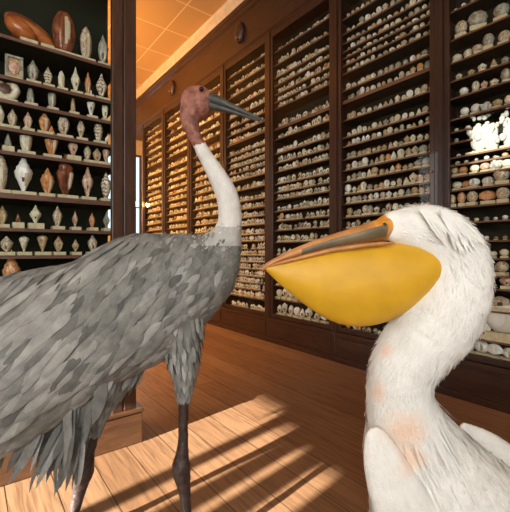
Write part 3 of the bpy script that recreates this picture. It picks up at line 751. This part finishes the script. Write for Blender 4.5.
def feather(mb, base, d, nrm, L, wd, curl=0.0, lift=.004, wave=0.0, m=0, nseg=6, tip=.5, split=0):
    """one vane: rounded blade along d, arched across, lifting off the surface"""
    d = d.normalized(); nrm = (nrm - d * nrm.dot(d)).normalized(); s = d.cross(nrm).normalized(); b = len(mb.v)
    ph = random.uniform(0, 6.28)
    for i in range(nseg + 1):
        t = i / nseg
        w_ = wd * .5 * (min(1, (t / .22) ** .6 if t < .22 else 1)) * (max(0, 1 - ((t - tip) / (1 - tip)) ** 2.2) ** .6 if t > tip else 1)
        w_ = max(w_, wd * .03)
        c = base + d * L * t + nrm * (lift * (0.35 + t) - curl * t * t * L) + s * wave * math.sin(t * 5 + ph) * L
        for k, (a, h) in enumerate(((-1, -.12), (-.5, -.01), (0, .06), (.5, -.01), (1, -.12))):
            j = random.uniform(-.06, .06) * (t > .5)
            mb.v.append(tuple(c + s * w_ * (a + j) + nrm * w_ * h))
    for i in range(nseg):
        for k in range(4):
            q = b + i * 5 + k; mb.f.append((q, q + 1, q + 6, q + 5)); mb.m.append(m)

def feathermat(name, c0, c1, rough=.75, streak=True):
    m, nt, bs = newmat(name)
    geo = N(nt, 'ShaderNodeNewGeometry'); n1 = N(nt, 'ShaderNodeTexNoise'); n1.inputs['Scale'].default_value = 26; n1.inputs['Detail'].default_value = 7
    mp = N(nt, 'ShaderNodeMapping'); mp.inputs['Scale'].default_value = (1, 1, 1)
    nt.links.new(geo.outputs['Position'], mp.inputs[0]); nt.links.new(mp.outputs[0], n1.inputs['Vector'])
    ad = N(nt, 'ShaderNodeMath', operation='MULTIPLY_ADD'); ad.inputs[1].default_value = .22
    nt.links.new(geo.outputs['Random Per Island'], ad.inputs[0]); nt.links.new(n1.outputs[0], ad.inputs[2])
    r = ramp(nt, ad.outputs[0], [(0.35, c0), (0.95, c1)]); nt.links.new(r.outputs[0], bs.inputs['Base Color'])
    bs.inputs['Roughness'].default_value = rough; bs.inputs['Specular IOR Level'].default_value = .25
    n2 = N(nt, 'ShaderNodeTexNoise'); n2.inputs['Scale'].default_value = 260; n2.inputs['Detail'].default_value = 3; nt.links.new(geo.outputs['Position'], n2.inputs['Vector'])
    bump(nt, n2.outputs[0], bs, 0.45, 0.004)
    return m
M['grey_feather'] = feathermat('slate_grey_plumage', (0.14, 0.144, 0.133), (0.31, 0.31, 0.28))
M['dark_feather'] = feathermat('dark_grey_plumage', (0.095, 0.098, 0.09), (0.20, 0.20, 0.18))
M['pale_feather'] = feathermat('pale_silver_grey_plumage', (0.22, 0.225, 0.213), (0.43, 0.43, 0.40))
M['white_down'] = feathermat('white_neck_down', (0.62, 0.61, 0.56), (0.82, 0.81, 0.77))
M['white_feather'] = feathermat('white_plumage', (0.76, 0.76, 0.71), (0.87, 0.87, 0.83))
M['neck_mid'] = feathermat('light_ash_neck_plumage', (0.40, 0.40, 0.37), (0.58, 0.58, 0.54))
def breast_tint(m, pts):
    nt = m.node_tree; bs = nt.nodes['Principled BSDF']; src = bs.inputs['Base Color'].links[0].from_socket
    geo = N(nt, 'ShaderNodeNewGeometry'); ns = N(nt, 'ShaderNodeTexNoise'); ns.inputs['Scale'].default_value = 22; nt.links.new(geo.outputs['Position'], ns.inputs['Vector'])
    for (p, r) in pts:
        d = N(nt, 'ShaderNodeVectorMath', operation='DISTANCE'); d.inputs[1].default_value = p; nt.links.new(geo.outputs['Position'], d.inputs[0])
        a = N(nt, 'ShaderNodeMath', operation='MULTIPLY_ADD'); a.inputs[1].default_value = r * 1.2; nt.links.new(ns.outputs[0], a.inputs[0]); nt.links.new(d.outputs['Value'], a.inputs[2])
        mr = N(nt, 'ShaderNodeMapRange'); mr.inputs[1].default_value = r * .7; mr.inputs[2].default_value = r * 1.7; mr.inputs[3].default_value = .85; mr.inputs[4].default_value = 0; nt.links.new(a.outputs[0], mr.inputs[0])
        mx = N(nt, 'ShaderNodeMix', data_type='RGBA'); mx.inputs[7].default_value = (0.84, 0.60, 0.44, 1); nt.links.new(mr.outputs[0], mx.inputs[0]); nt.links.new(src, mx.inputs[6]); src = mx.outputs[2]
    nt.links.new(src, bs.inputs['Base Color'])
breast_tint(M['white_feather'], [(P(404, 432, .80), .055), (P(374, 392, .82), .030), (P(384, 350, .82), .022), (P(414, 462, .78), .040)])
M['red_skin'] = plain('bare_red_brown_head_skin', (0.27, 0.10, 0.065), .6, mottle=.6, scale=45, bumps=.6)
M['leg'] = plain('dark_horny_leg_skin', (0.045, 0.028, 0.024), .45, mottle=.5, scale=60, bumps=.5)
M['bill_grey'] = plain('dark_grey_horn_bill', (0.045, 0.048, 0.040), .42, mottle=.45, scale=30, bumps=.3)
M['pouch'] = plain('bright_yellow_throat_skin', (0.63, 0.345, 0.012), .5, mottle=.10, scale=14, bumps=.35)
M['face'] = plain('orange_face_skin', (0.72, 0.30, 0.035), .5, mottle=.3, scale=30, bumps=.4)
M['bill_tan'] = plain('tan_orange_bill', (0.50, 0.22, 0.07), .35, mottle=.35, scale=18, bumps=.2)
M['bill_streak'] = plain('brownish_grey_bill_side', (0.17, 0.13, 0.075), .35, mottle=.35, scale=20, bumps=.2)
M['eye'] = plain('dark_glass_eye', (0.006, 0.005, 0.004), .05, mottle=0, bumps=0)
M['eye_ring'] = plain('pale_yellow_eye_ring', (0.65, 0.45, 0.08), .4)

# ---- crane
crane = empty('crane', P(150, 560, 1.17) * 1.0); crane.location.z = 0
tag(crane, 'tall stuffed grey crane with bare red head and white upper neck standing on the floor', 'bird')
def keep(o, root):
    o.matrix_parent_inverse = Matrix.Translation(root.location).inverted(); return o
cb = MB()
CB = smooth_rings([(-85, 415, 1.02, 6, .5), (-60, 395, 1.03, 34, .5), (-20, 374, 1.05, 72, .5), (25, 352, 1.07, 79, .56), (65, 335, 1.10, 72, .66), (107, 317, 1.13, 63, .74), (150, 294, 1.15, 64, .68), (185, 277, 1.17, 49, .72),
                  (208, 262, 1.19, 37, .75), (221, 247, 1.20, 23, .85), (228, 232, 1.20, 14, 1), (230, 214, 1.20, 11.5, 1), (227, 196, 1.20, 11, 1), (219, 179, 1.20, 9.7, 1), (209, 162, 1.20, 7.8, 1), (200, 146, 1.20, 6.6, 1),
                  (193, 132, 1.20, 7, 1), (190, 118, 1.20, 10, .9), (193, 106, 1.20, 13, .8)], 4)
FR = loft(cb, CB, 28)
c = P(197, 102, 1.20); rad = 1.20 / F
v, f = ellip((0, 0, 0), (17 * rad, 12 * rad, 16.5 * rad), 22, 14)
rotm = Matrix.Rotation(-TH, 4, 'Z')
cb.add([rotm @ Vector(q) + c for q in v], f)
v, f = ellip((0, 0, 0), (9 * rad, 8 * rad, 8 * rad)); cb.add([rotm @ Vector(q) + P(208, 100, 1.20) for q in v], f)
legR = smooth_rings([(180, 318, 1.14, 24), (182, 345, 1.13, 18), (184, 368, 1.13, 11), (184, 386, 1.13, 6.5), (183.5, 410, 1.13, 5.2), (183, 440, 1.13, 5.2), (182, 456, 1.13, 7), (181, 468, 1.13, 9.6), (183, 481, 1.13, 7.6), (185, 495, 1.13, 5.8), (187, 520, 1.13, 5.2), (189, 548, 1.13, 5.5), (190, 558, 1.13, 7)], 3)
legL = smooth_rings([(128, 362, 1.19, 20), (118, 382, 1.19, 12), (108, 402, 1.19, 6.2), (100, 422, 1.19, 4.6), (92, 444, 1.19, 5), (87, 458, 1.19, 7.5), (84, 471, 1.19, 9.8), (81, 484, 1.19, 7.6), (77, 500, 1.19, 6), (71, 522, 1.19, 5.2), (67, 538, 1.19, 6.5)], 3)
loft(cb, legR, 14); loft(cb, legL, 14)
for (fx, fz) in ((190, 1.13), (67, 1.19)):
    p0 = P(fx, 252 + F * E / fz - 8, fz); p0.z = .016
    for ang, ln in ((-25, .13), (0, .15), (27, .13), (180, .05)):
        a = math.radians(ang) - .25; dd = Vector((math.cos(a), math.sin(a), 0))
        tube3(cb, [(p0 + Vector((0, 0, .008)), .013), (p0 + dd * ln * .5, .010), (p0 + dd * ln, .0085), (p0 + dd * (ln + .02) - Vector((0, 0, .006)), .006)], 8)
def crane_pick(p):
    x, y, z = to_px(p)
    lx = 105 - (y - 400) * .24
    if y > 376 and x > 165: return 3
    if y > 398 and abs(x - lx) < 17: return 3
    if p.z < .25: return 3
    if y > 384: return 0
    if x > 172 and y < 143 + (203 - x) * .35: return 2
    if x > 180 and y < 226: return 1
    if x > 205 and y < 246: return 4
    return 0
def cdisp(p):
    x, y, z = to_px(p)
    if y > 378: return .002 * noise.noise(p * 60)
    if x > 170 and y < 143: return .0022 * noise.noise(p * 70)
    if y < 236 and x > 195: return .0022 * noise.noise(p * 80)
    return .004 * noise.noise(p * 22) + .002 * noise.noise(p * 70)
body = keep(remesh('body', cb, .006, [M['grey_feather'], M['white_down'], M['red_skin'], M['leg'], M['neck_mid']], crane_pick, crane, 4, cdisp), crane)
# bill: two long mandibles
mb = MB(); loft(mb, smooth_rings([(205, 98, 1.195, 6.5, .9), (216, 100, 1.185, 5.2, .9), (228, 105, 1.175, 3.6, .9), (245, 112.5, 1.165, 2.4, .9), (258, 118, 1.155, 1.5, .9), (263, 120.5, 1.15, .5, 1)], 3), 12)
keep(mb.build('upper_bill', M['bill_grey'], crane, smooth=True), crane)
mb = MB(); loft(mb, smooth_rings([(205, 104, 1.195, 5, .9), (218, 107.5, 1.185, 3.6, .9), (232, 111.5, 1.175, 2.4, .9), (248, 117, 1.165, 1.6, .9), (260, 121, 1.155, .6, 1)], 3), 12)
keep(mb.build('lower_bill', M['bill_grey'], crane, smooth=True), crane)
for s in (-1, 1):
    cc = P(203, 94, 1.20) + DEPTH * s * .036
    v, f = ellip((0, 0, 0), (.0075, .0075, .0075)); keep(mesh_obj('eye', [Vector(q) + cc for q in v], f, M['eye'], crane, smooth=True), crane)
# contour feathers laid over the body, rows from tail to neck; big coverts on the wing
fm = MB()
def surf(i, ang):
    c, n1, n2, R, R2, t = FR[i]; p = c + n1 * R * math.cos(ang) + n2 * R2 * math.sin(ang)
    n = (n1 * math.cos(ang) / R + n2 * math.sin(ang) / R2).normalized(); return p, n, t
down = Vector((0, 0, -1))
ns_ = len(FR)
for i in range(ns_ - 1, 1, -1):
    c, n1, n2, R, R2, t = FR[i]; px, py, z = to_px(c)
    if (px > 218 and py < 240) or py < 225: continue
    cnt = int(10 + R * 95)
    for rep in range(2):
      for j in range(cnt):
        a = 2 * PI * (j + random.random()) / cnt
        p, n, tt = surf(i, a); p = p + tt * random.uniform(-.02, .02)
        x, y, _ = to_px(p)
        k = max(0, min(1, (225 - x) / 200.0))
        L = .030 + .100 * k + random.uniform(-.006, .014); wd = L * random.uniform(.26, .36)
        d = -tt + down * (.20 + .55 * k) + Vector((random.uniform(-.15, .15), random.uniform(-.15, .15), random.uniform(-.15, .15)))
        d = (d - n * d.dot(n)).normalized()
        pale = .12 + .25 * (y > 300)
        m_ = 0 if random.random() > pale else 2
        if random.random() < (.05 if y > 265 else .55): m_ = 1
        feather(fm, p - n * .002, d, n, L, wd, curl=.06, lift=.003 + .002 * k, m=m_, nseg=6)
keep(fm.build('body_plumage', [M['grey_feather'], M['dark_feather'], M['pale_feather']], crane, smooth=True), crane)
# wings: long feathers sweeping back and down on each side
for side, nm in ((-1, 'near'), (1, 'far')):
    wm = MB()
    sg = 1 if FR[20][2].dot(DEPTH) * side > 0 else -1
    for row in range(11):
        for q in range(30):
            u = q / 29.0
            i = int((1 - u) * 30 + 2) ; i = max(1, min(i, ns_ - 2))      # 32 = shoulder ... 2 = tail
            h = row / 10.0
            ang = sg * (math.radians(148) - h * math.radians(92)) + random.uniform(-.05, .05)
            p, n, tt = surf(i, ang); p = p + n * .006 + tt * random.uniform(-.015, .015)
            L = .075 + .15 * u * (1 - .35 * h) + (.05 * u if row < 3 else 0) + random.uniform(-.012, .02); wd = .020 + .020 * u * (1 - .3 * h)
            d = -tt + down * (.35 + .75 * u * (1 - .5 * h) + .15 * random.random()); d = (d - n * d.dot(n) * .9).normalized()
            feather(wm, p, d, n, L, wd, curl=.05, lift=.004 + .005 * u, wave=.03, m=random.choice([0, 0, 2, 2, 2, 2, 1] if u > .35 else [0, 0, 0, 2, 1]), nseg=8, tip=.4)
    keep(wm.build('wing', [M['grey_feather'], M['dark_feather'], M['pale_feather']], crane, smooth=True), crane)
# drooping ragged plumes over the tail
pm = MB()
tips = [(4, 500), (14, 470), (36, 498), (42, 488), (50, 492), (57, 476), (66, 498), (72, 496), (80, 470), (76, 486), (60, 488), (30, 480), (47, 470), (84, 455), (90, 440), (96, 425), (88, 448), (70, 470), (0, 460), (-12, 480), (-25, 500), (-38, 480), (-50, 510), (22, 440), (-5, 490), (-60, 490), (100, 418), (64, 494), (40, 460), (54, 440)]
for i, (tx, ty) in enumerate(tips):
    ty -= 1 if tx > 30 else 10
    for rep in range(3):
        bx = 30 + (tx - 30) * .55 + 38 + random.uniform(-8, 8); by = 372 + random.uniform(-16, 10) - (bx - 60) * .1
        zc = 1.03 + (i % 5) * .022 + rep * .012 + random.uniform(0, .02)
        a, b = P(bx, by, zc), P(tx + random.uniform(-5, 5), ty - rep * 9 + random.uniform(-6, 2), zc - .01)
        L = (b - a).length; feather(pm, a, b - a, -DEPTH + RIGHT * random.uniform(-.5, .5), L, random.uniform(.018, .040), curl=random.uniform(-.05, .1), lift=.006, wave=.045, m=random.choice([0, 1, 1, 1, 2]), nseg=10, tip=.35)
keep(pm.build('tail_plumes', [M['grey_feather'], M['dark_feather'], M['pale_feather']], crane, smooth=True), crane)
# thigh feathers
for rings in (legR, legL):
    tm = MB()
    FL = loft(MB(), rings[:12], 14)
    for i in range(0, 10):
        c_, n1, n2, R, R2, t = FL[i]
        for j in range(16):
            a = 2 * PI * (j + random.random()) / 16; n = n1 * math.cos(a) + n2 * math.sin(a)
            feather(tm, c_ + n * R, t + n * .05, n, .05, .014, curl=.04, lift=.002, m=random.choice([0, 2, 0]), nseg=5)
    keep(tm.build('thigh_plumage', [M['grey_feather'], M['dark_feather'], M['pale_feather']], crane, smooth=True), crane)
# downy white neck
nm_ = MB()
for i in range(ns_):
    c_, n1, n2, R, R2, t = FR[i]; px, py, z = to_px(c_)
    if not (146 < py < 268 and px > 200): continue
    for j in range(36 if py < 215 else 120):
        a = 2 * PI * (j + random.random()) / 36; n = n1 * math.cos(a) + n2 * math.sin(a); p = c_ + n1 * R * math.cos(a) + n2 * R2 * math.sin(a) + t * random.uniform(-.01, .01)
        yy_ = to_px(p)[1] + random.uniform(-11, 9); m_ = 0 if yy_ < 225 else (1 if yy_ < 246 else 2)
        feather(nm_, p - n * .001, -t + n * .04, n, .014, .0045, curl=.02, lift=.0006, m=m_, nseg=3)
keep(nm_.build('neck_down', [M['white_down'], M['neck_mid'], M['pale_feather']], crane, smooth=True), crane)

# ---- pelican
pel = empty('pelican', (0, 0, 0)); q = P(440, 560, .93); pel.location = (q.x, q.y, 0)
tag(pel, 'white stuffed pelican with huge yellow throat pouch turned towards the crane', 'bird')
pb = MB()
PB = smooth_rings([(520, 640, 1.02, 20, .8), (500, 610, 1.0, 62, .9), (475, 565, .97, 88, .95), (450, 520, .94, 84, .9), (430, 478, .91, 62, .9), (415, 446, .89, 46, .9), (403, 416, .87, 36, .92), (399, 390, .86, 31, .95), (404, 366, .855, 32, .95), (420, 343, .85, 35, .95),
                  (438, 322, .85, 37, .9), (451, 296, .85, 36, .88), (455, 268, .85, 34, .85), (447, 247, .85, 32, .82), (430, 234, .85, 29, .8), (410, 229, .85, 24, .8), (394, 227, .85, 17, .8), (382, 228, .85, 11, .9), (374, 230, .85, 7, 1)], 4)
PF = loft(pb, PB, 28)
for s, fx in ((-1, 455), (1, 500)):
    zf = .93 + s * .05; pz = 252 + F * E / zf
    loft(pb, [(fx, pz - 95, zf, 22), (fx, pz - 60, zf, 12), (fx, pz - 40, zf, 8), (fx, pz - 12, zf, 7.5)], 14)
    p0 = P(fx, pz - 10, zf); p0.z = .012
    A = []
    for ang in (-38, -5, 28):
        a = math.radians(ang + 160); dd = Vector((math.cos(a), math.sin(a), 0)); A.append(p0 + dd * .12)
        tube3(pb, [(p0 + Vector((0, 0, .012)), .014), (p0 + dd * .06, .009), (p0 + dd * .12, .008)], 8)
    pb.add([p0 + Vector((0, 0, .004)), A[0], A[1], A[2], p0 - Vector((0, 0, .004)), A[0] - Vector((0, 0, .007)), A[1] - Vector((0, 0, .007)), A[2] - Vector((0, 0, .007))],
           [(0, 1, 2), (0, 2, 3), (4, 6, 5), (4, 7, 6), (0, 4, 5, 1), (1, 5, 6, 2), (2, 6, 7, 3), (3, 7, 4, 0)])
def pel_pick(p):
    x, y, z = to_px(p)
    if p.z < .14: return 2
    if x < 389 - max(0, (y - 232)) * .2 and y < 246 and z < .95 and y > 205 and (x - 372) ** 2 / 17 ** 2 + (y - 229) ** 2 / 18 ** 2 < 1.15: return 1
    return 0
pdisp = lambda p: .0035 * noise.noise(p * 28) + .002 * noise.noise(p * 75)
keep(remesh('body', pb, .006, [M['white_feather'], M['face'], M['bill_tan']], pel_pick, pel, 4, pdisp), pel)
# pouch
def sheet_loft(name, st, mats, pick, n=26, sharp=1.0, top_w=.5):
    """st: (px, top y, bottom y, half width m, z): U-shaped sections"""
    mb = MB()
    for (px, ya, yb, hw, z) in st:
        a, b = P(px, ya, z), P(px, yb, z); H = (a - b).length
        for j in range(n):
            q = 2 * PI * j / n; cy = math.cos(q); sx = math.sin(q)
            w_ = hw * (abs(sx) ** .9) * (1 if sx > 0 else -1) * (1 if cy > 0 else (1 - .25 * abs(cy) ** 2))
            mb.v.append(tuple(a.lerp(b, .5 - .5 * cy) + DEPTH * w_))
    for i in range(len(st) - 1):
        for j in range(n):
            mb.f.append((i * n + j, i * n + (j + 1) % n, (i + 1) * n + (j + 1) % n, (i + 1) * n + j)); mb.m.append(pick(i, j, n))
    mb.f.append(tuple(range(n))[::-1]); mb.f.append(tuple((len(st) - 1) * n + j for j in range(n))); mb.m += [pick(0, 0, n)] * 2
    o = mb.build(name, mats, pel, smooth=True); md = o.modifiers.new('s', 'SUBSURF'); md.levels = md.render_levels = 1
    return keep(o, pel)
ST_P = [(264, 266.5, 268.5, .003, .800), (271, 264, 276, .008, .802), (285, 260, 289, .016, .806), (300, 256, 301.5, .023, .810), (315, 252, 312.5, .030, .814), (330, 249, 321.5, .036, .820), (346, 246, 326.5, .041, .825), (362, 244, 327.5, .045, .83),
        (378, 243, 325, .049, .835), (394, 242.5, 319, .052, .84), (408, 243, 311, .053, .845), (420, 244.5, 301, .052, .847), (430, 249, 292, .049, .848), (437, 256, 284, .040, .85), (440.5, 264, 276, .018, .85)]
sheet_loft('throat_pouch', ST_P, [M['pouch']], lambda i, j, n: 0)
ST_U = [(261.5, 267, 272.5, .003, .799), (264, 264.5, 270.5, .007, .800), (270, 260.5, 266.5, .010, .802), (285, 252.5, 261, .013, .806), (300, 245.5, 256.5, .015, .810), (320, 238, 251.5, .018, .816), (340, 231.5, 247.5, .022, .823), (358, 226, 244.5, .026, .83), (372, 221, 242, .029, .835), (384, 217, 240, .030, .84), (392, 218, 236, .026, .845)]
def upick(i, j, n):
    q = 2 * PI * (j + .5) / n; c_ = math.cos(q)
    return 1 if (4 <= i <= 8 and -.75 < c_ < .32) else (2 if i >= 8 and c_ > -.2 else 0)
sheet_loft('upper_bill', ST_U, [M['bill_tan'], M['bill_streak'], M['face']], upick)
mb = MB()
for s in (-1, 1):
    tube3(mb, [(P(px, py, z) + DEPTH * s * w_, r_) for px, py, z, w_, r_ in ((264, 267.5, .800, .002, .0025), (285, 261.5, .806, .014, .0035), (300, 257.5, .81, .018, .004), (330, 250, .82, .026, .0045), (360, 245.5, .83, .034, .005), (376, 244, .836, .037, .0045), (388, 243.5, .84, .039, .002))], 10)
keep(mb.build('lower_bill', M['bill_tan'], pel, smooth=True), pel)
for s in (-1, 1):
    cc = P(380, 225.5, .842) + DEPTH * s * .0262
    v, f = ellip((0, 0, 0), (.0068, .0040, .0068), 14, 10); keep(mesh_obj('eye_ring', [rotm @ Vector(q_) + cc for q_ in v], f, M['eye_ring'], pel, smooth=True), pel)
    v, f = ellip((0, 0, 0), (.0048, .0045, .0048), 14, 10); keep(mesh_obj('eye', [rotm @ Vector(q_) + cc + DEPTH * s * .0018 for q_ in v], f, M['eye'], pel, smooth=True), pel)
# short white neck plumage
fm = MB()
for i in range(len(PF)):
    c_, n1, n2, R, R2, t = PF[i]; px, py, z = to_px(c_)
    if px < 396 and py < 300: continue
    cnt = int(30 + R * 1300); long_ = py > 410
    for j in range(cnt):
        a = 2 * PI * (j + random.random()) / cnt; n = (n1 * math.cos(a) / R + n2 * math.sin(a) / R2).normalized()
        p = c_ + n1 * R * math.cos(a) + n2 * R2 * math.sin(a) + t * random.uniform(-.012, .012)
        x, y, _ = to_px(p)
        if x < 392 and y < 300: continue
        if x < 445 and 240 < y < 300: continue
        L = .017 + (.070 if long_ else 0) * random.uniform(.6, 1.2); wd = .0036 + (.004 if long_ else 0)
        feather(fm, p - n * .001, -t + n * random.uniform(.02, .22) + Vector((random.uniform(-.2, .2), random.uniform(-.2, .2), random.uniform(-.2, .2))), n, L, wd, curl=.03, lift=.005 if long_ else .0016, m=0, nseg=4)
keep(fm.build('body_plumage', [M['white_feather']], pel, smooth=True), pel)
# nape crest
cm = MB()
for k in range(70):
    u = random.random(); a = P(440 + 18 * u + random.uniform(-4, 4), 208 + 10 * u + random.uniform(-2, 6), .776 + .006 * random.random() + .01 * u)
    b = P(458 + 24 * u + random.uniform(-6, 6), 240 + 18 * random.random() - 4 * u, .772 + .012 * random.random())
    if k % 3 == 0: a = P(425 + random.uniform(-8, 8), 209, .800); b = P(452 + random.uniform(-6, 12), 236 + random.uniform(-6, 14), .774)
    feather(cm, a, b - a, -DEPTH - RIGHT * .5 + UP * .5, (b - a).length, random.uniform(.0035, .006), curl=.02, lift=.004, wave=.025, nseg=7, tip=.3)
keep(cm.build('crest', M['white_feather'], pel, smooth=True), pel)
# folded wings
def pel_wing(rings, flat, seed):
    wb = MB(); R_ = smooth_rings(rings, 4); fr_ = loft(wb, [(a[0], a[1], a[2], a[3], flat) for a in R_], 20)
    for (c_, n1, n2, R, R2, t) in fr_:
        for j in range(22):
            a = 2 * PI * (j + random.random()) / 22; n = (n1 * math.cos(a) / R + n2 * math.sin(a) / R2).normalized()
            feather(wb, c_ + n1 * R * math.cos(a) + n2 * R2 * math.sin(a) - n * .001, t + n * .03, n, .060, .016, curl=.02, lift=.004, nseg=5)
    keep(wb.build('wing', M['white_feather'], pel, smooth=True), pel)
pel_wing([(374, 428, .80, 4), (376, 437, .80, 12), (384, 462, .80, 21), (400, 500, .80, 29), (425, 550, .82, 34), (455, 600, .86, 28), (480, 640, .9, 8)], .5, 1)
pel_wing([(462, 425, 1.02, 3), (470, 433, 1.03, 9), (492, 452, 1.06, 17), (520, 485, 1.09, 24), (545, 530, 1.1, 26), (560, 580, 1.1, 10)], .5, 2)

print('objects', len(scene.objects))
